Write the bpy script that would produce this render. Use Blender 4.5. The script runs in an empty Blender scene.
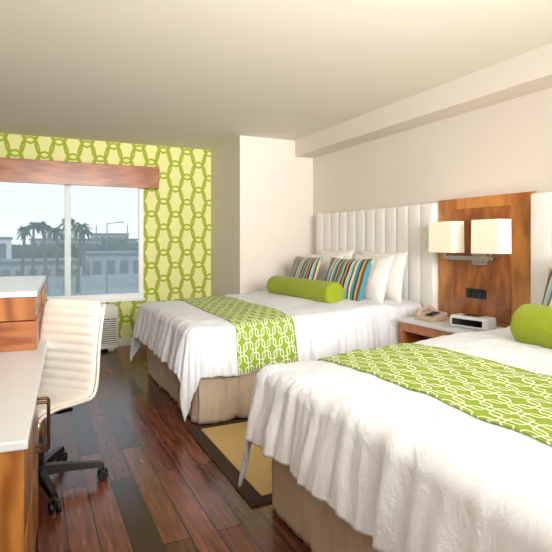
import bpy, bmesh, math, random
from mathutils import Vector, Matrix, noise
random.seed(4)
S=bpy.context.scene
COL=S.collection
try:
    S.view_settings.view_transform='Standard'
    S.view_settings.look='None'
except Exception as e: print(e)

def srgb(r,g,b):
    def f(c):
        c/=255.0
        return c/12.92 if c<=0.04045 else ((c+0.055)/1.055)**2.4
    return (f(r),f(g),f(b),1)

# ---------------- materials ----------------
class NT:
    def __init__(s,name):
        s.m=bpy.data.materials.new(name); s.m.use_nodes=True
        s.t=s.m.node_tree; s.n=s.t.nodes; s.l=s.t.links
        s.b=s.n['Principled BSDF']; s.out=s.n['Material Output']
    def new(s,t,**k):
        n=s.n.new(t)
        for a,v in k.items(): setattr(n,a,v)
        return n
    def link(s,a,b): s.l.new(a,b)
    def val(s,sock,v):
        if hasattr(v,'links') or isinstance(v,bpy.types.NodeSocket): s.l.new(v,sock)
        else: sock.default_value=v
    def math(s,op,a,b=None,c=None):
        n=s.new('ShaderNodeMath',operation=op)
        s.val(n.inputs[0],a)
        if b is not None: s.val(n.inputs[1],b)
        if c is not None: s.val(n.inputs[2],c)
        return n.outputs[0]
    def mix(s,f,a,b,mode='MIX'):
        n=s.new('ShaderNodeMix',data_type='RGBA',blend_type=mode)
        s.val(n.inputs[0],f); s.val(n.inputs[6],a); s.val(n.inputs[7],b)
        return n.outputs[2]
    def coord(s,kind='Object',scale=(1,1,1),rot=(0,0,0)):
        tc=s.new('ShaderNodeTexCoord'); mp=s.new('ShaderNodeMapping')
        s.link(tc.outputs[kind],mp.inputs[0]); mp.inputs['Scale'].default_value=scale
        mp.inputs['Rotation'].default_value=rot
        return mp.outputs[0]
    def noise(s,co,scale,detail=4,rough=.5,dist=0):
        n=s.new('ShaderNodeTexNoise'); s.link(co,n.inputs['Vector'])
        n.inputs['Scale'].default_value=scale; n.inputs['Detail'].default_value=detail
        n.inputs['Roughness'].default_value=rough; n.inputs['Distortion'].default_value=dist
        return n.outputs['Fac']
    def ramp(s,f,stops,interp='LINEAR'):
        n=s.new('ShaderNodeValToRGB'); n.color_ramp.interpolation=interp
        e=n.color_ramp.elements
        while len(e)<len(stops): e.new(0.5)
        for i,(p,c) in enumerate(stops): e[i].position=p; e[i].color=c
        s.link(f,n.inputs[0]); return n.outputs[0]
    def bump(s,h,strength=.3,dist=.01):
        n=s.new('ShaderNodeBump'); s.link(h,n.inputs['Height'])
        n.inputs['Strength'].default_value=strength; n.inputs['Distance'].default_value=dist
        s.link(n.outputs[0],s.b.inputs['Normal'])
    def base(s,c): s.val(s.b.inputs['Base Color'],c)
    def rough(s,v): s.val(s.b.inputs['Roughness'],v)

def simple(name,c,rough=.6,metal=0,nscale=None,nstr=.15,ndist=.003,var=.04,sheen=0,coat=0):
    m=NT(name); co=m.coord()
    f=m.noise(co,nscale or 8)
    dark=tuple(x*(1-var*2) for x in c[:3])+(1,)
    m.base(m.mix(f,dark,c)); m.rough(rough); m.b.inputs['Metallic'].default_value=metal
    if nscale: m.bump(f,nstr,ndist)
    if sheen:
        m.b.inputs['Sheen Weight'].default_value=sheen
    if coat: m.b.inputs['Coat Weight'].default_value=coat
    return m.m

def cloth(name,c,big=5,strength=.5):
    m=NT(name); co=m.coord(scale=(1,1,.6))
    a=m.noise(co,big,3,.5,1.5)
    r1=m.math('SUBTRACT',1.0,m.math('MULTIPLY',m.math('ABSOLUTE',m.math('SUBTRACT',a,.5)),5.0))
    b=m.noise(co,big*3.2,4,.6,1.0)
    r2=m.math('SUBTRACT',1.0,m.math('MULTIPLY',m.math('ABSOLUTE',m.math('SUBTRACT',b,.5)),4.0))
    h=m.math('ADD',m.math('MULTIPLY',m.math('MAXIMUM',r1,0.0),.6),m.math('MULTIPLY',m.math('MAXIMUM',r2,0.0),.4))
    m.base(c); m.rough(.85); m.bump(h,strength,.012)
    return m.m

def wood(name,c1,c2,rough=.3,scale=(1,1,1),coat=.3):
    m=NT(name); co=m.coord(scale=scale)
    n1=m.noise(co,3.0,6,.6)
    w=m.new('ShaderNodeTexWave'); m.link(co,w.inputs['Vector']); w.inputs['Scale'].default_value=2.0
    w.inputs['Distortion'].default_value=7; w.inputs['Detail'].default_value=3; w.inputs['Detail Scale'].default_value=1.2
    f=m.math('ADD',m.math('MULTIPLY',n1,.65),m.math('MULTIPLY',w.outputs['Fac'],.35))
    m.base(m.ramp(f,[(.25,c1),(.75,c2)])); m.rough(rough)
    m.b.inputs['Coat Weight'].default_value=coat; m.b.inputs['Coat Roughness'].default_value=.15
    m.bump(n1,.05,.002)
    return m.m

M={}
M['ceil']=simple('ceiling_paint',srgb(230,224,210),.9,nscale=60,nstr=.1,var=.01)
M['wall']=simple('wall_vinyl',srgb(226,217,206),.85,nscale=90,nstr=.2,var=.03)
M['trim']=simple('trim_paint',srgb(232,228,215),.5)
M['frame']=simple('window_vinyl',srgb(238,240,238),.4)
M['sheet']=cloth('white_cotton',srgb(226,229,236),5,.42)
M['pillow']=cloth('pillow_cotton',srgb(236,233,228),4,.35)
M['skirt']=simple('taupe_skirt',srgb(222,203,180),.9,nscale=14,nstr=.6,ndist=.01,var=.12)
M['leather']=simple('white_leather',srgb(236,230,220),.45,nscale=120,nstr=.1,var=.01)
M['hb']=simple('white_upholstery',srgb(240,238,234),.6,nscale=120,nstr=.1,var=.01)
M['lime']=simple('lime_velvet',srgb(156,172,14),.8,nscale=160,nstr=.7,ndist=.006,var=.15,sheen=.1)
M['quartz']=simple('white_quartz',srgb(222,226,230),.25,var=.01)
M['black']=simple('black_plastic',srgb(22,22,24),.4)
M['darkm']=simple('dark_bronze',srgb(96,66,44),.3,metal=.7)
M['chrome']=simple('brushed_nickel',srgb(190,186,178),.25,metal=1)
M['beige']=simple('beige_plastic',srgb(205,180,160),.4)
M['screen']=simple('tv_screen',srgb(12,12,14),.12)
M['wood']=wood('cherry_wood',srgb(138,78,34),srgb(196,126,66),scale=(1.2,5,.8))
M['woodv']=wood('cherry_wood_figured',srgb(144,84,34),srgb(206,140,72),scale=(2.2,2.2,.9))
M['woodp']=wood('cherry_panel_dark',srgb(124,68,26),srgb(186,114,54),scale=(2.6,2.6,1.1))
M['woodx']=wood('cherry_wood_long',srgb(132,72,36),srgb(176,106,60),scale=(.35,2,7))
M['bark']=simple('palm_bark',srgb(112,104,94),.9,nscale=8)
M['frond']=simple('palm_frond',srgb(62,84,58),.8)
M['asph']=simple('asphalt',srgb(150,155,154),.9,nscale=.25,var=.2)
M['stucco']=simple('stucco',srgb(184,188,187),.9,nscale=.7,var=.15)
M['stuccow']=simple('stucco_white',srgb(232,234,232),.9,nscale=.7,var=.1)
M['roofm']=simple('gray_roof',srgb(118,126,130),.9)
M['hedge']=simple('hedge_leaves',srgb(90,108,82),.9,nscale=2,nstr=1,ndist=.2,var=.3)
M['ptac']=simple('ptac_plastic',srgb(214,214,202),.5)
M['slot']=simple('ptac_slot',srgb(90,90,84),.6)

# floor planks
m=NT('floor_planks'); co=m.coord(rot=(0,0,math.radians(90)))
br=m.new('ShaderNodeTexBrick'); m.link(co,br.inputs['Vector'])
br.inputs['Color1'].default_value=srgb(66,30,20); br.inputs['Color2'].default_value=srgb(160,93,66)
br.inputs['Mortar'].default_value=srgb(20,9,7); br.inputs['Scale'].default_value=1
br.inputs['Mortar Size'].default_value=.0035; br.inputs['Brick Width'].default_value=1.15; br.inputs['Row Height'].default_value=.125
br.inputs['Bias'].default_value=-.13; br.offset=.37
co2=m.coord(scale=(14,1.0,1)); n=m.noise(co2,3,8,.7)
c=m.mix(.85,br.outputs['Color'],m.ramp(n,[(.34,srgb(118,88,76)),(.66,(1,1,1,1))]),'MULTIPLY')
m.base(c); m.rough(m.math('ADD',m.math('MULTIPLY',n,.26),.11))
h=m.math('SUBTRACT',m.math('MULTIPLY',n,.3),br.outputs['Fac']); m.bump(h,.35,.004)
M['floor']=m.m

# trellis wallpaper : interlocking oval links
m=NT('trellis_wallpaper'); tc=m.new('ShaderNodeTexCoord'); sp=m.new('ShaderNodeSeparateXYZ'); m.link(tc.outputs['Object'],sp.inputs[0])
P,Q,RX,RY=.32,.34,.104,.205
def cell(sock,per,off):
    return m.math('MULTIPLY',m.math('SUBTRACT',m.math('FRACT',m.math('ADD',m.math('DIVIDE',sock,per),20+off)),.5),per)
ds=[]
for off in (0,.5):
    fx=cell(sp.outputs[0],P,off); fz=cell(sp.outputs[2],Q,off)
    for k in (-1,0,1):
        zz=m.math('ADD',fz,k*Q) if k else fz
        ax=m.math('POWER',m.math('ABSOLUTE',m.math('DIVIDE',fx,RX)),2.0)
        az=m.math('POWER',m.math('ABSOLUTE',m.math('DIVIDE',zz,RY)),2.0)
        r_=m.math('SQRT',m.math('ADD',ax,az))
        gx=m.math('DIVIDE',ax,RX*RX); gz=m.math('DIVIDE',az,RY*RY)
        g=m.math('DIVIDE',m.math('SQRT',m.math('ADD',gx,gz)),m.math('MAXIMUM',r_,.05))
        ds.append(m.math('DIVIDE',m.math('ABSOLUTE',m.math('SUBTRACT',r_,1.0)),m.math('MAXIMUM',g,.5)))
dd=ds[0]
for q_ in ds[1:]: dd=m.math('MINIMUM',dd,q_)
band=m.math('LESS_THAN',dd,.0125)
c=m.mix(band,srgb(222,221,150),srgb(152,166,30))
m.base(c); m.rough(.7); M['paper']=m.m

# runner : interlocking rounded links
m=NT('link_pattern_runner'); tc=m.new('ShaderNodeTexCoord'); sp=m.new('ShaderNodeSeparateXYZ'); m.link(tc.outputs['UV'],sp.inputs[0])
def link(off):
    fx=m.math('MULTIPLY',m.math('SUBTRACT',m.math('FRACT',m.math('ADD',m.math('DIVIDE',sp.outputs[0],.170),20+off)),.5),.170)
    fy=m.math('MULTIPLY',m.math('SUBTRACT',m.math('FRACT',m.math('ADD',m.math('DIVIDE',sp.outputs[1],.094),20+off)),.5),.094)
    qx=m.math('MAXIMUM',m.math('SUBTRACT',m.math('ABSOLUTE',fx),.048),0.0)
    qy=m.math('MAXIMUM',m.math('SUBTRACT',m.math('ABSOLUTE',fy),.010),0.0)
    r=m.math('SQRT',m.math('ADD',m.math('MULTIPLY',qx,qx),m.math('MULTIPLY',qy,qy)))
    return m.math('LESS_THAN',m.math('ABSOLUTE',m.math('SUBTRACT',r,.0240)),.0034)
ln=m.math('MAXIMUM',link(0),link(.5))
m.base(m.mix(ln,srgb(138,164,50),srgb(224,230,198))); m.rough(.85); M['runner']=m.m

# stripes
def stripes(name,scale,off):
    m=NT(name); tc=m.new('ShaderNodeTexCoord'); sp=m.new('ShaderNodeSeparateXYZ'); m.link(tc.outputs['Object'],sp.inputs[0])
    f=m.math('FRACT',m.math('ADD',m.math('MULTIPLY',sp.outputs[0],scale),10+off))
    T=srgb(48,138,158);C=srgb(222,204,160);B=srgb(92,54,34);N=srgb(30,44,66);G=srgb(190,150,70);L=srgb(120,185,200)
    st=[(0,T),(.1,C),(.14,B),(.24,G),(.30,N),(.40,C),(.45,L),(.54,B),(.60,C),(.68,T),(.78,N),(.85,G),(.92,B)]
    m.base(m.ramp(f,st,'CONSTANT')); m.rough(.6); m.b.inputs['Sheen Weight'].default_value=.2
    return m.m
M['str']=stripes('striped_satin',3.6,.1)
M['str2']=stripes('striped_satin_b',4.2,.55)

# sisal
m=NT('sisal_weave'); co=m.coord()
ch=m.new('ShaderNodeTexChecker'); m.link(co,ch.inputs[0]); ch.inputs['Scale'].default_value=70
ch.inputs['Color1'].default_value=srgb(218,186,126); ch.inputs['Color2'].default_value=srgb(190,156,98)
m.base(m.mix(m.math('MULTIPLY',m.noise(co,30),.5),ch.outputs[0],srgb(218,188,134))); m.rough(.95); m.bump(ch.outputs[1],.5,.004)
M['sisal']=m.m
M['rugb']=simple('rug_border',srgb(66,46,32),.9,nscale=100)

# lamp shade
m=NT('linen_shade'); m.base(srgb(238,228,206)); m.rough(.8)
m.b.inputs['Emission Color'].default_value=srgb(255,238,210); m.b.inputs['Emission Strength'].default_value=.22
M['shade']=m.m
# glass
m=NT('window_glass')
t=m.new('ShaderNodeBsdfTransparent'); t.inputs[0].default_value=(.97,.985,.98,1)
m.link(t.outputs[0],m.out.inputs[0]); M['glass']=m.m
m=NT('solar_screen'); d=m.new('ShaderNodeBsdfTranslucent'); d.inputs[0].default_value=srgb(232,238,238)
t=m.new('ShaderNodeBsdfTransparent'); mx=m.new('ShaderNodeMixShader'); mx.inputs[0].default_value=.29
m.link(t.outputs[0],mx.inputs[1]); m.link(d.outputs[0],mx.inputs[2]); m.link(mx.outputs[0],m.out.inputs[0]); M['screenf']=m.m

# ---------------- mesh helpers ----------------
def group(name,loc=(0,0,0),rz=0):
    e=bpy.data.objects.new(name,None); e.location=loc; e.rotation_euler=(0,0,rz); e.empty_display_size=.1
    COL.objects.link(e); return e
def obj(name,me,mat,parent=None,loc=(0,0,0),rot=(0,0,0),smooth=False):
    o=bpy.data.objects.new(name,me); COL.objects.link(o)
    if mat and not me.materials: me.materials.append(mat)
    o.location=loc; o.rotation_euler=rot
    if parent: o.parent=parent
    if smooth:
        for p in me.polygons: p.use_smooth=True
    return o
def bm_obj(name,bm,mat,**k):
    bmesh.ops.recalc_face_normals(bm,faces=bm.faces[:])
    me=bpy.data.meshes.new(name); bm.to_mesh(me); bm.free()
    return obj(name,me,mat,**k)
def box(name,c,s,mat,bev=.004,parent=None,rot=(0,0,0),seg=2):
    bm=bmesh.new(); bmesh.ops.create_cube(bm,size=1)
    bmesh.ops.scale(bm,vec=s,verts=bm.verts)
    if bev: bmesh.ops.bevel(bm,geom=bm.edges[:],offset=min(bev,min(s)*.45),segments=seg,affect='EDGES',profile=.5)
    return bm_obj(name,bm,mat,parent=parent,loc=c,rot=rot)
def bb(name,lo,hi,mat,bev=.004,parent=None):
    c=[(a+b)/2 for a,b in zip(lo,hi)]; s=[abs(b-a) for a,b in zip(lo,hi)]
    return box(name,c,s,mat,bev,parent)
def boxes(name,lst,mat,parent=None):
    bm=bmesh.new()
    for lo,hi in lst:
        r=bmesh.ops.create_cube(bm,size=1)
        for v in r['verts']:
            v.co=Vector([(a+b)/2+v.co[i]*(b-a) for i,(a,b) in enumerate(zip(lo,hi))])
    return bm_obj(name,bm,mat,parent=parent)
def cyl(name,p0,p1,r0,mat,r1=None,parent=None,seg=24,bev=.0):
    p0=Vector(p0);p1=Vector(p1);d=p1-p0
    bm=bmesh.new(); bmesh.ops.create_cone(bm,cap_ends=True,segments=seg,radius1=r0,radius2=r0 if r1 is None else r1,depth=d.length)
    if bev:
        es=[e for e in bm.edges if abs(e.verts[0].co.z-e.verts[1].co.z)<1e-6]
        bmesh.ops.bevel(bm,geom=es,offset=bev,segments=3,affect='EDGES',profile=.5)
    q=d.to_track_quat('Z','Y')
    o=bm_obj(name,bm,mat,parent=parent,loc=(p0+p1)/2)
    o.rotation_euler=q.to_euler()
    for p in o.data.polygons: p.use_smooth=len(p.vertices)==4
    return o
def tube(name,pts,r,mat,parent=None,cyclic=False):
    cu=bpy.data.curves.new(name,'CURVE'); cu.dimensions='3D'; cu.bevel_depth=r; cu.bevel_resolution=3
    sp=cu.splines.new('POLY'); sp.points.add(len(pts)-1)
    for i,p in enumerate(pts): sp.points[i].co=(*p,1)
    sp.use_cyclic_u=cyclic
    o=bpy.data.objects.new(name,cu); COL.objects.link(o); cu.materials.append(mat)
    if parent: o.parent=parent
    return o

# ---------------- room ----------------
XL,XR,YB,YF,H=-.70,3.256,-.9,6.8,2.6
bb('floor',(XL-.1,YB-.1,-.1),(XR+.1,YF+.15,0),M['floor'],0)
bb('ceiling',(XL-.1,YB-.1,H),(XR+.1,YF+.15,H+.1),M['ceil'],0)
bb('wall_left',(XL-.1,YB,0),(XL,YF,H),M['wall'],0)
bb('wall_right',(XR,YB,0),(XR+.1,YF,H),M['wall'],0)
bb('wall_back',(XL,YB-.1,0),(XR,YB,H),M['wall'],0)
WX0,WX1,WZ0,WZ1=-.49,1.335,.60,2.14
boxes('wall_front',[((XL,YF,0),(WX0,YF+.14,H)),((WX1,YF,0),(XR,YF+.14,H)),((WX0,YF,0),(WX1,YF+.14,WZ0)),((WX0,YF,WZ1),(WX1,YF+.14,H))],M['paper'])
bb('wall_column',(2.257,5.71,0),(XR,YF,H),M['wall'],0)
bb('trim_soffit',(2.997,YB,2.40),(XR,5.71,H),M['wall'],0)
bb('baseboard_front',(XL,YF-.015,0),(2.257,YF,.10),M['trim'],.003)
bb('baseboard_column',(2.242,5.70,0),(2.257,YF-.015,.10),M['trim'],.003)
bb('baseboard_right',(XR-.015,YB,0),(XR,5.70,.10),M['trim'],.003)

# window
w=group('window_1',(0,0,0))
yf0,yf1=YF-.01,YF+.07
fw=.055
bb('frame_left',(WX0,yf0,WZ0),(WX0+fw,yf1,WZ1),M['frame'],.004,w)
bb('frame_right',(WX1-fw,yf0,WZ0),(WX1,yf1,WZ1),M['frame'],.004,w)
bb('frame_bottom',(WX0+fw,yf0,WZ0),(WX1-fw,yf1,WZ0+fw),M['frame'],.004,w)
bb('frame_top',(WX0+fw,yf0,WZ1-fw),(WX1-fw,yf1,WZ1),M['frame'],.004,w)
bb('mullion',(.385,yf0+.01,WZ0+fw),(.455,yf1,WZ1-fw),M['frame'],.004,w)
bb('sill',(WX0-.02,YF-.05,WZ0-.03),(WX1+.02,YF,WZ0),M['frame'],.006,w)
bb('glass_left',(WX0+fw,YF+.03,WZ0+fw),(.385,YF+.034,WZ1-fw),M['glass'],0,w)
bb('glass_right',(.455,YF+.03,WZ0+fw),(WX1-fw,YF+.034,WZ1-fw),M['glass'],0,w)
rs=group('roller_shade',(0,0,0))
bm=bmesh.new()
vs=[bm.verts.new(p) for p in ((-.42,YF-.022,.66),(1.27,YF-.022,.66),(1.27,YF-.022,2.16),(-.42,YF-.022,2.16))]
bm.faces.new(vs); bm_obj('screen_fabric',bm,M['screenf'],parent=rs)
bb('bottom_rail',(-.42,YF-.03,.645),(1.27,YF-.016,.67),M['frame'],.003,rs)
cyl('roller',(-.42,YF-.05,2.18),(1.27,YF-.05,2.18),.025,M['frame'],parent=rs)
v=group('window_valance',(0,0,0))
bb('front_board',(-.56,YF-.13,2.02),(1.51,YF-.11,2.30),M['woodx'],.004,v)
bb('side_board_l',(-.56,YF-.11,2.02),(-.54,YF,2.30),M['woodx'],.003,v)
bb('side_board_r',(1.49,YF-.11,2.02),(1.51,YF,2.30),M['woodx'],.003,v)
bb('top_board',(-.54,YF-.11,2.28),(1.49,YF,2.30),M['woodx'],.003,v)

# PTAC
p=group('air_conditioner',(0,0,0))
bb('body',(.0,6.50,.03),(.98,6.78,.54),M['ptac'],.02,p)
bb('foot_l',(.04,6.55,0),(.12,6.75,.035),M['ptac'],.004,p)
bb('foot_r',(.86,6.55,0),(.94,6.75,.035),M['ptac'],.004,p)
bb('grille_recess',(.03,6.497,.08),(.95,6.502,.40),M['slot'],.001,p)
for i in range(12):
    z=.085+i*.026
    bb('louver_%d'%i,(.03,6.484,z),(.95,6.500,z+.015),M['ptac'],.003,p)
bb('vent_recess',(.04,6.53,.539),(.66,6.72,.542),M['slot'],.001,p)
for i in range(14):
    x=.05+i*.043
    bb('vent_%d'%i,(x,6.53,.540),(x+.02,6.72,.548),M['ptac'],.002,p)
bb('control_door',(.68,6.52,.54),(.95,6.74,.550),M['trim'],.004,p)

# ---------------- beds ----------------
HALF,X0,ZT,RR,LL=.845,1.085,.690,.080,.395
def smooth(t): t=max(0,min(1,t)); return t*t*(3-2*t)
def drape(a,b,off=0,seed=0):
    bx=max(a,X0); by=max(-HALF,min(HALF,b))
    dx=max(X0-a,0); dy=max(abs(b)-HALF,0); sg=1 if b>=0 else -1
    top=ZT+off+.02*(1-(by/HALF)**4)+.025
    top+=.075*smooth((a-1.2)/1.6)
    top+=.014*noise.noise(Vector((bx*2.5,by*2.5,seed)))+.008*noise.noise(Vector((bx*9,by*5,seed+5)))
    top+=.006*noise.noise(Vector((bx*24,by*8,seed+9)))
    s=(dx**1.25+dy**1.25)**(1/1.25)
    if s<1e-7: return Vector((bx,by,top))
    hy=math.hypot(dx,dy); ux=-dx/hy; uy=sg*dy/hy
    r=RR+off
    L=r*math.pi/2
    if s<L:
        an=s/r; out=r*math.sin(an); dz=-r*(1-math.cos(an))
    else:
        fr=(s-L); out=r+fr*.14; dz=-r-fr*.985
    k=min(1,s/.3)
    n1=noise.noise(Vector((bx*5+ux*1.3,by*5+uy*1.3,seed+dz*.8)))
    n2=noise.noise(Vector((bx*13+ux*3,by*13+uy*3,seed+3+dz*1.2)))
    n3=noise.noise(Vector((bx*26+ux*4,by*26+uy*4,seed+8+dz*3)))
    out+=k*(.036*n1+.034*n2+.014*n3)+k*.016
    out=max(out,off+.0)
    return Vector((bx+ux*out,by+uy*out,top+dz+.012*k*n1*2))
def drape_mesh(name,a0,a1,b0,b1,na,nb,mat,parent,off,seed,thick):
    me=bpy.data.meshes.new(name); vs=[];fs=[];uv=[]
    for i in range(na+1):
        for j in range(nb+1):
            a=a0+(a1-a0)*i/na; b=b0+(b1-b0)*j/nb
            vs.append(drape(a,b,off,seed)); uv.append((b,a))
    for i in range(na):
        for j in range(nb):
            q=i*(nb+1)+j; fs.append((q,q+1,q+nb+2,q+nb+1))
    me.from_pydata([tuple(v) for v in vs],[],fs)
    ul=me.uv_layers.new(name='UVMap')
    for lp in me.loops: ul.data[lp.index].uv=uv[lp.vertex_index]
    bm=bmesh.new(); bm.from_mesh(me)
    bm.faces.ensure_lookup_table()
    bm.normal_update()
    if sum(f.normal.z for f in bm.faces)<0: bmesh.ops.reverse_faces(bm,faces=bm.faces[:])
    bm.to_mesh(me); bm.free()
    o=obj(name,me,mat,parent=parent,smooth=True)
    md=o.modifiers.new('s','SOLIDIFY'); md.thickness=thick; md.offset=-1
    return o

def pillow_mesh(name,wd,ht,th,pinch=.10,seed=0,n=28,wr=.006):
    bm=bmesh.new(); top=[];bot=[]
    for i in range(n+1):
        rt=[];rb=[]
        for j in range(n+1):
            u=math.sin((2*i/n-1)*math.pi/2); v=math.sin((2*j/n-1)*math.pi/2)
            x=wd/2*u*(1-pinch*(1-v*v)); y=ht/2*v*(1-pinch*(1-u*u))
            f=max(0,(1-abs(u)**2.6)*(1-abs(v)**2.6))**.55
            z=th/2*f
            nz=wr*noise.noise(Vector((x*9,y*9,seed)))*f*2
            a=bm.verts.new((x,y,z+nz)); rt.append(a)
            if i in(0,n) or j in(0,n): rb.append(a)
            else: rb.append(bm.verts.new((x,y,-z+nz)))
        top.append(rt);bot.append(rb)
    for i in range(n):
        for j in range(n):
            bm.faces.new((top[i][j],top[i+1][j],top[i+1][j+1],top[i][j+1]))
            bm.faces.new((bot[i][j],bot[i][j+1],bot[i+1][j+1],bot[i+1][j]))
    bmesh.ops.recalc_face_normals(bm,faces=bm.faces[:])
    me=bpy.data.meshes.new(name); bm.to_mesh(me); bm.free(); return me
def pillow(name,wd,ht,th,c,lean,yaw,mat,seed=0,pinch=.09,roll=0):
    me=pillow_mesh(name,wd,ht,th,pinch,seed)
    o=obj(name,me,mat,smooth=True)
    Mb=Matrix(((0,0,-1),(-1,0,0),(0,1,0))).to_4x4()
    R=Matrix.Rotation(math.radians(yaw),4,'Z')@Matrix.Rotation(math.radians(lean),4,'Y')@Mb@Matrix.Rotation(math.radians(roll),4,'Z')
    o.rotation_euler=R.to_euler(); o.location=c
    return o
def bolster(name,p0,p1,r,mat):
    p0=Vector(p0);p1=Vector(p1);L=(p1-p0).length
    bm=bmesh.new(); prof=[(0,-L/2-.012),(r*.35,-L/2-.010),(r*.8,-L/2-.004),(r*.93,-L/2),(r*.985,-L/2+.012),(r,-L/2+.03)]
    k=24
    for i in range(1,k): prof.append((r*(1+.012*math.sin(i*1.7)),-L/2+.03+(L-.06)*i/k))
    prof+=[(a,-b) for a,b in prof[5::-1]]
    seg=40; rings=[]
    for (rr,z) in prof:
        if rr==0: rings.append([bm.verts.new((0,0,z))]); continue
        rg=[]
        for s in range(seg):
            t=2*math.pi*s/seg
            n=.004*noise.noise(Vector((math.cos(t)*3,math.sin(t)*3,z*12)))
            rg.append(bm.verts.new(((rr+n)*math.cos(t),(rr+n)*math.sin(t),z)))
        rings.append(rg)
    for a,b in zip(rings,rings[1:]):
        for s in range(seg):
            s2=(s+1)%seg
            if len(a)==1: bm.faces.new((a[0],b[s],b[s2]))
            elif len(b)==1: bm.faces.new((a[s],a[s2],b[0]))
            else: bm.faces.new((a[s],a[s2],b[s2],b[s]))
    o=bm_obj(name,bm,mat,loc=(p0+p1)/2)
    o.rotation_euler=(p1-p0).to_track_quat('Z','Y').to_euler()
    for p in o.data.polygons: p.use_smooth=True
    return o

def headboard(y0,y1,nch):
    g=group('headboard',(3.24,(y0+y1)/2,0))
    W=y1-y0
    bm=bmesh.new(); n=nch*16; rows=[]
    zs=[.25,.27,.5,.9,1.3,1.60,1.645,1.665,1.672]
    for zi,z in enumerate(zs):
        row=[]
        for i in range(n+1):
            d=.067+.013*(abs(math.sin(math.pi*i/n*nch))**.4)
            if zi>=6: d*= (1,.9,.7)[zi-6]
            if i in (0,n): d*=.8
            row.append(bm.verts.new((-d,-W/2+W*i/n,z)))
        rows.append(row)
    for a,b in zip(rows,rows[1:]):
        for i in range(n): bm.faces.new((a[i],a[i+1],b[i+1],b[i]))
    b1=[bm.verts.new((0,v.co.y,v.co.z)) for v in rows[-1]]
    for i in range(n): bm.faces.new((rows[-1][i],rows[-1][i+1],b1[i+1],b1[i]))
    b0=[bm.verts.new((0,v.co.y,v.co.z)) for v in rows[0]]
    for i in range(n): bm.faces.new((b0[i],b0[i+1],rows[0][i+1],rows[0][i]))
    for i in range(n): bm.faces.new((b1[i],b1[i+1],b0[i+1],b0[i]))
    bm.faces.new([r[0] for r in rows]+[b1[0],b0[0]]); bm.faces.new([r[-1] for r in rows]+[b1[-1],b0[-1]])
    bm_obj('channel_tufting',bm,M['hb'],parent=g,smooth=True)
    box('support_leg_l',(-.02,-W/2+.3,.125),(.04,.08,.25),M['black'],.003,g)
    box('support_leg_r',(-.02,W/2-.3,.125),(.04,.08,.25),M['black'],.003,g)

def make_bed(yc,seed,r0,r1):
    g=group('bed',(0,yc,0))
    bb('box_spring',(1.14,-.81,.12),(3.12,.81,.38),M['skirt'],.02,g)
    bb('mattress',(1.10,-.82,.385),(3.13,.82,.665),M['sheet'],.06,g)
    for i,(x,y) in enumerate(((1.3,-.7),(1.3,.7),(3.0,-.7),(3.0,.7))): box('leg_%d'%i,(x,y,.06),(.06,.06,.12),M['black'],.003,g)
    path=[]; st=.0125
    xh=3.12; xf=1.095; hy=.86
    x=xh
    while x>xf: path.append((x,-hy,0,-1)); x-=st
    y=-hy
    while y<hy: path.append((xf,y,-1,0)); y+=st
    x=xf
    while x<xh: path.append((x,hy,0,1)); x+=st
    bm=bmesh.new(); zs=[.010,.04,.08,.12,.16,.20,.24,.28,.32,.37,.42]; rows=[]
    for z in zs:
        row=[]
        for (x,y,nx,ny) in path:
            k=(1-z/.45)
            q=x if ny else y
            d=.022*k*noise.noise(Vector((x*3.5,y*3.5,seed+z*1.5)))+.022*noise.noise(Vector((x*11,y*11,seed+z*2)))+.015*noise.noise(Vector((x*26,y*26,seed+z*5)))
            ph=((q/.56)%1.0)-.5
            d-=.036*math.exp(-(ph*.56/.014)**2)*(.5+.5*k)
            row.append(bm.verts.new((x+nx*(d+.018*k),y+ny*(d+.018*k),z)))
        rows.append(row)
    for a,b in zip(rows,rows[1:]):
        for i in range(len(path)-1): bm.faces.new((a[i],a[i+1],b[i+1],b[i]))
    o=bm_obj('bed_skirt',bm,M['skirt'],parent=g,smooth=True)
    md=o.modifiers.new('s','SOLIDIFY'); md.thickness=.005; md.offset=-1
    drape_mesh('comforter',X0-LL,3.13,-HALF-LL,HALF+LL,200,200,M['sheet'],g,0,seed,.016)
    drape_mesh('bed_runner',r0,r1,-HALF-LL-.004,HALF+LL+.004,38,200,M['runner'],g,.010,seed,.006)
    return g
YC1,YC2=4.46,1.47
make_bed(YC1,1.0,1.37,1.84)
make_bed(YC2,7.0,1.38,1.94)
headboard(3.44,5.48,12)
headboard(.45,2.49,12)

zb=.80
pillow('pillow',.72,.48,.18,(3.04,4.90,zb+.21),10,0,M['pillow'],1)
pillow('pillow',.74,.48,.18,(3.04,4.04,zb+.21),10,0,M['pillow'],2)
pillow('pillow',.70,.46,.17,(2.87,4.86,zb+.18),16,2,M['pillow'],3)
pillow('pillow',.68,.47,.17,(2.87,4.00,zb+.19),16,-3,M['pillow'],4)
pillow('throw_pillow',.56,.44,.14,(2.67,4.90,zb+.17),20,3,M['str2'],5,.08)
pillow('throw_pillow',.58,.46,.14,(2.66,4.06,zb+.17),22,10,M['str'],6,.08)
bolster('bolster_pillow',(2.36,4.96,.868),(2.43,3.86,.868),.105,M['lime'])
# near bed
pillow('pillow',.72,.48,.18,(3.04,1.88,zb+.21),10,0,M['pillow'],11)
pillow('pillow',.72,.48,.18,(3.04,1.05,zb+.21),10,0,M['pillow'],12)
pillow('pillow',.70,.46,.17,(2.87,1.74,zb+.18),16,0,M['pillow'],13)
pillow('pillow',.66,.46,.17,(2.87,1.00,zb+.19),16,0,M['pillow'],14)
pillow('throw_pillow',.50,.44,.14,(2.67,1.79,zb+.17),20,-3,M['str'],15,.08)
pillow('throw_pillow',.50,.44,.14,(2.67,1.18,zb+.17),20,3,M['str2'],16,.08)
bolster('bolster_pillow',(2.43,1.94,.882),(2.40,1.05,.882),.115,M['lime'])

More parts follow.
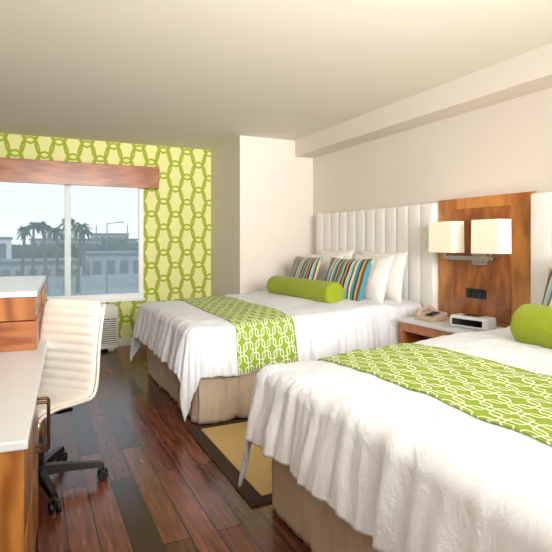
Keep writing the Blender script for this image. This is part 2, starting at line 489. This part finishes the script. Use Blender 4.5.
# rug
r=group('area_rug',(0,0,0))
bb('border',(1.00,2.37,.001),(2.70,3.56,.010),M['rugb'],.003,r)
bb('weave',(1.085,2.44,.008),(2.62,3.49,.015),M['sisal'],.002,r)

# ---------------- night stand ----------------
n=group('nightstand',(0,0,0))
bb('top',(2.74,2.49,.675),(3.15,3.41,.700),M['quartz'],.004,n)
bb('apron',(2.76,2.51,.60),(3.14,3.39,.675),M['wood'],.004,n)
bb('shelf',(2.78,2.53,.30),(3.14,3.37,.32),M['wood'],.003,n)
bb('side_l',(2.76,3.36,.0),(3.14,3.39,.60),M['wood'],.003,n)
bb('side_r',(2.76,2.51,.0),(3.14,2.54,.60),M['wood'],.003,n)
bb('back',(3.12,2.54,.08),(3.14,3.36,.60),M['wood'],.002,n)
bb('drawer_front',(2.765,2.56,.06),(2.785,3.34,.28),M['woodv'],.003,n)
q=group('wall_panel',(0,0,0))
x1=3.254
bb('board',(3.215,2.495,.25),(x1,3.435,1.69),M['woodv'],.003,q)
bb('inner_panel',(3.203,2.68,.72),(3.214,3.25,1.60),M['woodp'],.004,q)
l=group('wall_lamp',(0,0,0))
bb('backplate',(3.185,2.88,1.15),(3.203,3.03,1.27),M['chrome'],.004,l)
tube('arm_bar',[(3.06,2.70,1.205),(3.06,3.20,1.205)],.011,M['chrome'],l)
tube('arm_mount',[(3.19,2.955,1.205),(3.06,2.955,1.205)],.012,M['chrome'],l)
bb('bar_plate',(3.045,2.74,1.19),(3.055,3.16,1.22),M['chrome'],.003,l)
for k,(ya,yb) in enumerate(((3.045,3.315),(2.60,2.86))):
    yc=(ya+yb)/2
    cyl('stem_%d'%k,(3.06,yc,1.205),(3.06,yc,1.30),.012,M['chrome'],parent=l)
    bm=bmesh.new(); rz=[(1.245,1.0),(1.495,.98)]
    rings=[]
    for z,sc in rz:
        rings.append([bm.verts.new((3.06+sx*.07*sc,yc+sy*(yb-ya)/2*sc,z)) for sx,sy in((-1,-1),(1,-1),(1,1),(-1,1))])
    for i in range(4): bm.faces.new((rings[0][i],rings[0][(i+1)%4],rings[1][(i+1)%4],rings[1][i]))
    ve=[e for e in bm.edges if abs(e.verts[0].co.z-e.verts[1].co.z)>.1]
    bmesh.ops.bevel(bm,geom=ve,offset=.008,segments=3,affect='EDGES')
    o=bm_obj('shade_%d'%k,bm,M['shade'],parent=l); md=o.modifiers.new('s','SOLIDIFY'); md.thickness=.004
    bb('diffuser_%d'%k,(3.0,ya+.014,1.25),(3.12,yb-.014,1.253),M['shade'],.001,l)
ph=group('telephone',(2.93,3.22,.70),math.radians(8))
bm=bmesh.new()
pts=[(-.10,0,0),(.10,0,0),(.10,0,.065),(-.10,0,.028)]
A_=[bm.verts.new((a,-.095,c)) for a,_,c in pts]; B_=[bm.verts.new((a,.095,c)) for a,_,c in pts]
bm.faces.new(A_); bm.faces.new(B_[::-1])
for i in range(4): bm.faces.new((A_[i],A_[(i+1)%4],B_[(i+1)%4],B_[i]))
bmesh.ops.bevel(bm,geom=bm.edges[:],offset=.008,segments=3,affect='EDGES')
bm_obj('base',bm,M['beige'],parent=ph)
tube('handset_grip',[(-.085,.06,.055),(-.05,.06,.072),(.05,.06,.092),(.09,.06,.088)],.014,M['beige'],ph)
box('earpiece',(.082,.06,.075),(.045,.05,.03),M['beige'],.01,ph,(0,-.18,0))
box('mouthpiece',(-.08,.06,.045),(.045,.05,.03),M['beige'],.01,ph,(0,-.18,0))
for i in range(3):
    for j in range(4): box('key_%d_%d'%(i,j),(-.06+j*.028,-.01-i*.026,.046+j*.0052),(.018,.018,.008),M['black'],.002,ph,(0,-.18,0))
ck=group('clock_radio',(2.93,2.78,.70),math.radians(12))
box('body',(0,0,.045),(.15,.30,.088),M['quartz'],.02,ck,seg=4)
box('top_dock',(.01,0,.089),(.09,.12,.008),M['black'],.003,ck)
box('display',(-.0755,0,.045),(.004,.24,.045),M['screen'],.002,ck)
ot=group('power_outlet',(3.199,3.0,.92))
box('plate',(0,0,0),(.008,.20,.075),M['black'],.003,ot)
for i in range(3): box('socket_%d'%i,(-.005,-.055+i*.055,0),(.004,.035,.045),M['screen'],.002,ot)

# ---------------- desk ----------------
ang=-math.atan(.060)
d=group('desk',(-.005,1.67,0),ang)
bb('top',(-.53,0,.722),(0.0,2.05,.750),M['quartz'],.005,d)
bb('side_near',(-.52,.012,0),(-.012,.04,.722),M['woodv'],.003,d)
bb('cabinet',(-.52,.04,.06),(-.035,.92,.722),M['wood'],.003,d)
bb('front_stile_a',(-.034,.04,0),(-.014,.07,.722),M['wood'],.002,d)
for i,(z0,z1) in enumerate(((.08,.40),(.41,.70))):
    bb('drawer_front_%d'%i,(-.034,.075,z0),(-.014,.90,z1),M['woodv'],.004,d)
tube('handle_pull',[(-.014,.60,.685),(.030,.60,.685),(.036,.60,.675),(.036,.60,.50),(.030,.60,.49),(-.014,.60,.49)],.0065,M['darkm'],d)
tube('handle_pull_b',[(-.014,.66,.685),(.030,.66,.685),(.036,.66,.675),(.036,.66,.50),(.030,.66,.49),(-.014,.66,.49)],.0065,M['darkm'],d)
bb('back_panel',(-.52,.92,.1),(-.50,2.05,.722),M['wood'],.003,d)
bb('side_far',(-.52,2.02,0),(-.03,2.05,.722),M['wood'],.003,d)
h=group('dresser',(-.005,1.67,0),ang)
bb('hutch_lower',(-.50,1.38,.751),(-.045,2.04,.905),M['woodx'],.003,h)
bb('hutch_upper',(-.50,1.385,.910),(-.050,2.04,1.035),M['wood'],.003,h)
bb('chest',(-.50,2.06,0),(-.05,2.75,1.035),M['wood'],.003,h)
bb('cap',(-.51,1.37,1.036),(-.043,2.76,1.066),M['quartz'],.005,h)
for i in range(4):
    bb('drawer_%d'%i,(-.051,2.09,.08+i*.235),(-.037,2.72,.30+i*.235),M['woodv'],.004,h)
    tube('pull_%d'%i,[(-.037,2.3,.19+i*.235),(-.015,2.3,.19+i*.235),(-.015,2.5,.19+i*.235),(-.037,2.5,.19+i*.235)],.005,M['darkm'],h)

# ---------------- office chair ----------------
def catmull(P,n):
    out=[]
    P=[Vector(p) for p in P]; P=[2*P[0]-P[1]]+P+[2*P[-1]-P[-2]]
    for i in range(1,len(P)-2):
        for k in range(n):
            t=k/n; a,b,c,e=P[i-1],P[i],P[i+1],P[i+2]
            out.append(.5*((2*b)+(c-a)*t+(2*a-5*b+4*c-e)*t*t+(3*b-a-3*c+e)*t**3))
    out.append(P[-2]); return out
ch=group('office_chair',(.040,3.06,0),math.radians(180+47))
prof=catmull([(.24,.445),(.20,.468),(.10,.476),(-.05,.462),(-.16,.456),(-.205,.49),(-.225,.58),(-.235,.70),(-.252,.82),(-.28,.94),(-.29,.985)],14)
cum=[0]
for a,b in zip(prof,prof[1:]): cum.append(cum[-1]+(b-a).length)
T=cum[-1]; nr=round(T/.052); W=.205
bm=bmesh.new(); F=[];Bk=[]; nw=16
for i,pz in enumerate(prof):
    a=prof[max(0,i-1)];b=prof[min(len(prof)-1,i+1)]; tg=(b-a).normalized(); nm=Vector((-tg.y,tg.x))
    if nm.dot(Vector((1,.9)))<0: nm=-nm
    s=cum[i]/T; th=.009+.015*abs(math.sin(math.pi*s*nr))**.6
    e=min(s,1-s)*T; wsc=1
    if e<.05: wsc=1-.12*(1-e/.05)**2; th*=(.5+.5*e/.05)
    f=[];k=[]
    for j in range(nw+1):
        v=2*j/nw-1; y=W*v*wsc; ed=(1-abs(v)**6)*.85+.15
        cv=.012*v*v
        f.append(bm.verts.new((pz.x+nm.x*(th*ed+cv),y,pz.y+nm.y*(th*ed+cv))))
        k.append(bm.verts.new((pz.x-nm.x*(th*ed-cv),y,pz.y-nm.y*(th*ed-cv))))
    F.append(f);Bk.append(k)
for i in range(len(prof)-1):
    for j in range(nw):
        bm.faces.new((F[i][j],F[i+1][j],F[i+1][j+1],F[i][j+1])); bm.faces.new((Bk[i][j],Bk[i][j+1],Bk[i+1][j+1],Bk[i+1][j]))
    bm.faces.new((F[i][0],Bk[i][0],Bk[i+1][0],F[i+1][0])); bm.faces.new((F[i][nw],F[i+1][nw],Bk[i+1][nw],Bk[i][nw]))
for i in (0,len(prof)-1):
    for j in range(nw): bm.faces.new((F[i][j],F[i][j+1],Bk[i][j+1],Bk[i][j]))
bm_obj('shell',bm,M['leather'],parent=ch,smooth=True)
for sy in(-1,1):
    tube('side_rail_%d'%(sy>0),[(p.x-.004,sy*(W+.004),p.y) for p in prof[3:-6:2]],.009,M['leather'],ch)
box('seat_mount',(-.0,0,.415),(.20,.16,.04),M['black'],.01,ch)
tube('cross_bar',[(-.02,-.20,.44),(-.02,-.12,.415),(-.02,.12,.415),(-.02,.20,.44)],.010,M['black'],ch)
cyl('gas_lift',(0,0,.20),(0,0,.41),.018,M['chrome'],parent=ch)
cyl('column',(0,0,.09),(0,0,.27),.028,M['black'],parent=ch)
cyl('hub',(0,0,.075),(0,0,.13),.045,M['black'],parent=ch,bev=.006)
for i in range(5):
    t=math.radians(72*i+ (-6)-227); cx,cy=math.cos(t),math.sin(t)
    bm=bmesh.new(); secs=[(.03,.030,.075,.125),(.16,.024,.078,.118),(.33,.018,.072,.098)]
    rg=[]
    for rr,hw,z0,z1 in secs:
        rg.append([bm.verts.new((rr*cx-s*hw*cy,rr*cy+s*hw*cx,z)) for s,z in((-1,z0),(1,z0),(.7,z1),(-.7,z1))])
    for a,b in zip(rg,rg[1:]):
        for k in range(4): bm.faces.new((a[k],a[(k+1)%4],b[(k+1)%4],b[k]))
    bm.faces.new(rg[0]); bm.faces.new(rg[-1])
    bm_obj('leg_%d'%i,bm,M['black'],parent=ch)
    px,py=.33*cx,.33*cy
    cyl('caster_stem_%d'%i,(px,py,.04),(px,py,.085),.008,M['black'],parent=ch)
    for s in(-1,1):
        cyl('wheel_%d_%d'%(i,s),(px-s*.008*cy,py+s*.008*cx,.029),(px-s*.026*cy,py+s*.026*cx,.029),.029,M['black'],parent=ch,bev=.005)
    box('caster_hood_%d'%i,(px,py,.048),(.05,.014,.03),M['black'],.005,ch,(0,0,t))

# ---------------- exterior ----------------
GZ=-3.6
bb('ground',(-90,7.5,GZ-.2),(120,220,GZ),M['asph'],0)
def building(name,lo,hi,nwin,mat='stucco'):
    g=group(name,(0,0,0))
    bb('walls',lo,hi,M[mat],.02,g)
    bb('parapet',(lo[0]-.2,lo[1]-.2,hi[2]),(hi[0]+.2,hi[1]+.2,hi[2]+.35),M['roofm'],.02,g)
    wd=(hi[0]-lo[0])/nwin
    for i in range(nwin):
        bb('opening_%d'%i,(lo[0]+wd*(i+.2),lo[1]-.05,lo[2]+.8),(lo[0]+wd*(i+.8),lo[1]+.05,hi[2]-.7),M['roofm'],.02,g)
building('parking_building',(-6,66,GZ),(5.3,76,GZ+2.4),8)
building('low_building',(7,70,GZ),(24,82,GZ+3.2),10)
building('low_building',(-26,95,GZ),(-3,105,GZ+5.4),9,'stuccow')
building('distant_building',(0,130,GZ),(24,140,GZ+5.4),14)
building('distant_building',(4,150,GZ),(12,160,GZ+8.0),5,'stuccow')
building('distant_building',(17,160,GZ),(27,170,GZ+7.2),6)
box('garden_wall',(5,60,GZ+.6),(40,.3,1.2),M['stucco'],.02)
for k,(x,y) in enumerate(((2.0,80),(9.5,86),(14,84),(-4,83))):
    cyl('utility_pole',(x,y,GZ),(x,y,GZ+7.6),.10,M['roofm'],r1=.07)
bm=bmesh.new()
for i in range(90):
    rr=bmesh.ops.create_icosphere(bm,subdivisions=2,radius=random.uniform(1.6,3.0))
    c=Vector((-30+i*1.0,random.uniform(112,124),GZ+random.uniform(1.5,2.8)))
    for vv in rr['verts']: vv.co=vv.co*(1+.25*noise.noise(vv.co*1.1+c))+c
bm_obj('tree_line',bm,M['hedge'])
def palm_mesh(hgt,seed):
    rnd=random.Random(seed); bm=bmesh.new(); seg=8; rings=[]
    for i in range(9):
        t=i/8; r=.20-.08*t+(.12 if i==0 else 0); ox=.3*t*t
        rings.append([bm.verts.new((ox+r*math.cos(2*math.pi*k/seg),r*math.sin(2*math.pi*k/seg),hgt*t)) for k in range(seg)])
    for a,b in zip(rings,rings[1:]):
        for k in range(seg): bm.faces.new((a[k],a[(k+1)%seg],b[(k+1)%seg],b[k]))
    nt=len(bm.faces)
    for i in range(26):
        az=rnd.uniform(0,2*math.pi); el=rnd.uniform(-.7,1.2); L=rnd.uniform(.75,1.05); prev=None
        for k in range(6):
            t=k/5; rad=L*t*math.cos(el)*1.0+.05; z=hgt+L*t*math.sin(el)-.55*t*t
            wv=.17*math.sin(math.pi*min(1,.15+t*.85))+.02
            c=Vector((.3+rad*math.cos(az),rad*math.sin(az),z)); sd=Vector((-math.sin(az),math.cos(az),0))*wv
            cur=(bm.verts.new(c-sd-Vector((0,0,.10))),bm.verts.new(c),bm.verts.new(c+sd-Vector((0,0,.10))))
            if prev:
                bm.faces.new((prev[0],prev[1],cur[1],cur[0])); bm.faces.new((prev[1],prev[2],cur[2],cur[1]))
            prev=cur
    for i,f in enumerate(bm.faces): f.material_index=0 if i<nt else 1
    me=bpy.data.meshes.new('palm_tree'); bm.to_mesh(me); bm.free()
    me.materials.append(M['bark']); me.materials.append(M['frond']); return me
TH=math.radians(25.58); f_=514.
def ray(px,d):
    u=(px-276)/f_; return d*(math.sin(TH)+u*math.cos(TH)), d*(math.cos(TH)-u*math.sin(TH))
pm=[palm_mesh(h_,i) for i,h_ in enumerate((6.2,6.9,6.5))]
for i,(px,dd) in enumerate(((22,52),(33,58),(46,48),(58,56),(66,50),(78,50),(84,58),(-12,50))):
    x,y=ray(px,dd); o=bpy.data.objects.new('palm_tree',pm[i%3]); COL.objects.link(o); o.location=(x,y,GZ); o.rotation_euler=(0,0,i*1.3)
x,y=ray(107,45)
sl=group('street_lamp',(x,y,GZ))
cyl('pole',(0,0,0),(0,0,6.6),.06,M['roofm'],r1=.04,parent=sl); cyl('arm',(0,0,6.5),(1.0,0,6.7),.03,M['roofm'],parent=sl); box('head',(1.2,0,6.68),(.5,.2,.08),M['roofm'],.03,sl)

# ---------------- light ----------------
wd=bpy.data.worlds.new('overcast'); S.world=wd; wd.use_nodes=True
nt=wd.node_tree; bg=nt.nodes['Background']
tc=nt.nodes.new('ShaderNodeTexCoord'); sp=nt.nodes.new('ShaderNodeSeparateXYZ'); rp=nt.nodes.new('ShaderNodeValToRGB')
nt.links.new(tc.outputs['Generated'],sp.inputs[0]); nt.links.new(sp.outputs[2],rp.inputs[0]); nt.links.new(rp.outputs[0],bg.inputs[0])
rp.color_ramp.elements[0].color=(.75,.79,.80,1); rp.color_ramp.elements[0].position=0
rp.color_ramp.elements[1].color=(.62,.74,.88,1); rp.color_ramp.elements[1].position=.5
bg.inputs[1].default_value=1.62
def area(name,loc,rot,sx,sy,e,col=(1,1,1),spread=180):
    L=bpy.data.lights.new(name,'AREA'); L.shape='RECTANGLE'; L.size=sx; L.size_y=sy; L.energy=e; L.color=col
    L.spread=math.radians(spread)
    o=bpy.data.objects.new(name,L); COL.objects.link(o); o.location=loc; o.rotation_euler=[math.radians(a) for a in rot]; return o
area('ceiling_fill',(.8,.2,2.57),(0,0,0),2.6,1.6,15,(1,.985,.95))  # added fill lamp, out of view overhead, brightens the room
area('bounce_fill',(1.1,-.8,1.9),(96,0,-4),2.6,1.1,88,(1,.978,.945),75)  # unseen fill added behind the camera, aimed at the far end
area('up_fill',(1.0,-.3,1.3),(158,0,-6),1.8,1.0,36,(1,.978,.945))  # floating fill added out of frame to lift the ceiling
for y in (3.18,2.735):
    L=bpy.data.lights.new('lamp_bulb','POINT'); L.energy=1.0; L.shadow_soft_size=.04; L.color=(1,.85,.65)
    o=bpy.data.objects.new('lamp_bulb',L); COL.objects.link(o); o.location=(3.06,y,1.38)

# ---------------- camera ----------------
cd=bpy.data.cameras.new('camera'); cam=bpy.data.objects.new('camera',cd); COL.objects.link(cam)
cd.sensor_width=36; cd.lens=f_/552*36; cd.shift_y=-34/552; cd.clip_start=.05; cd.clip_end=500
cam.location=(0,0,1.33); cam.rotation_euler=(math.radians(90),0,-TH)
S.camera=cam
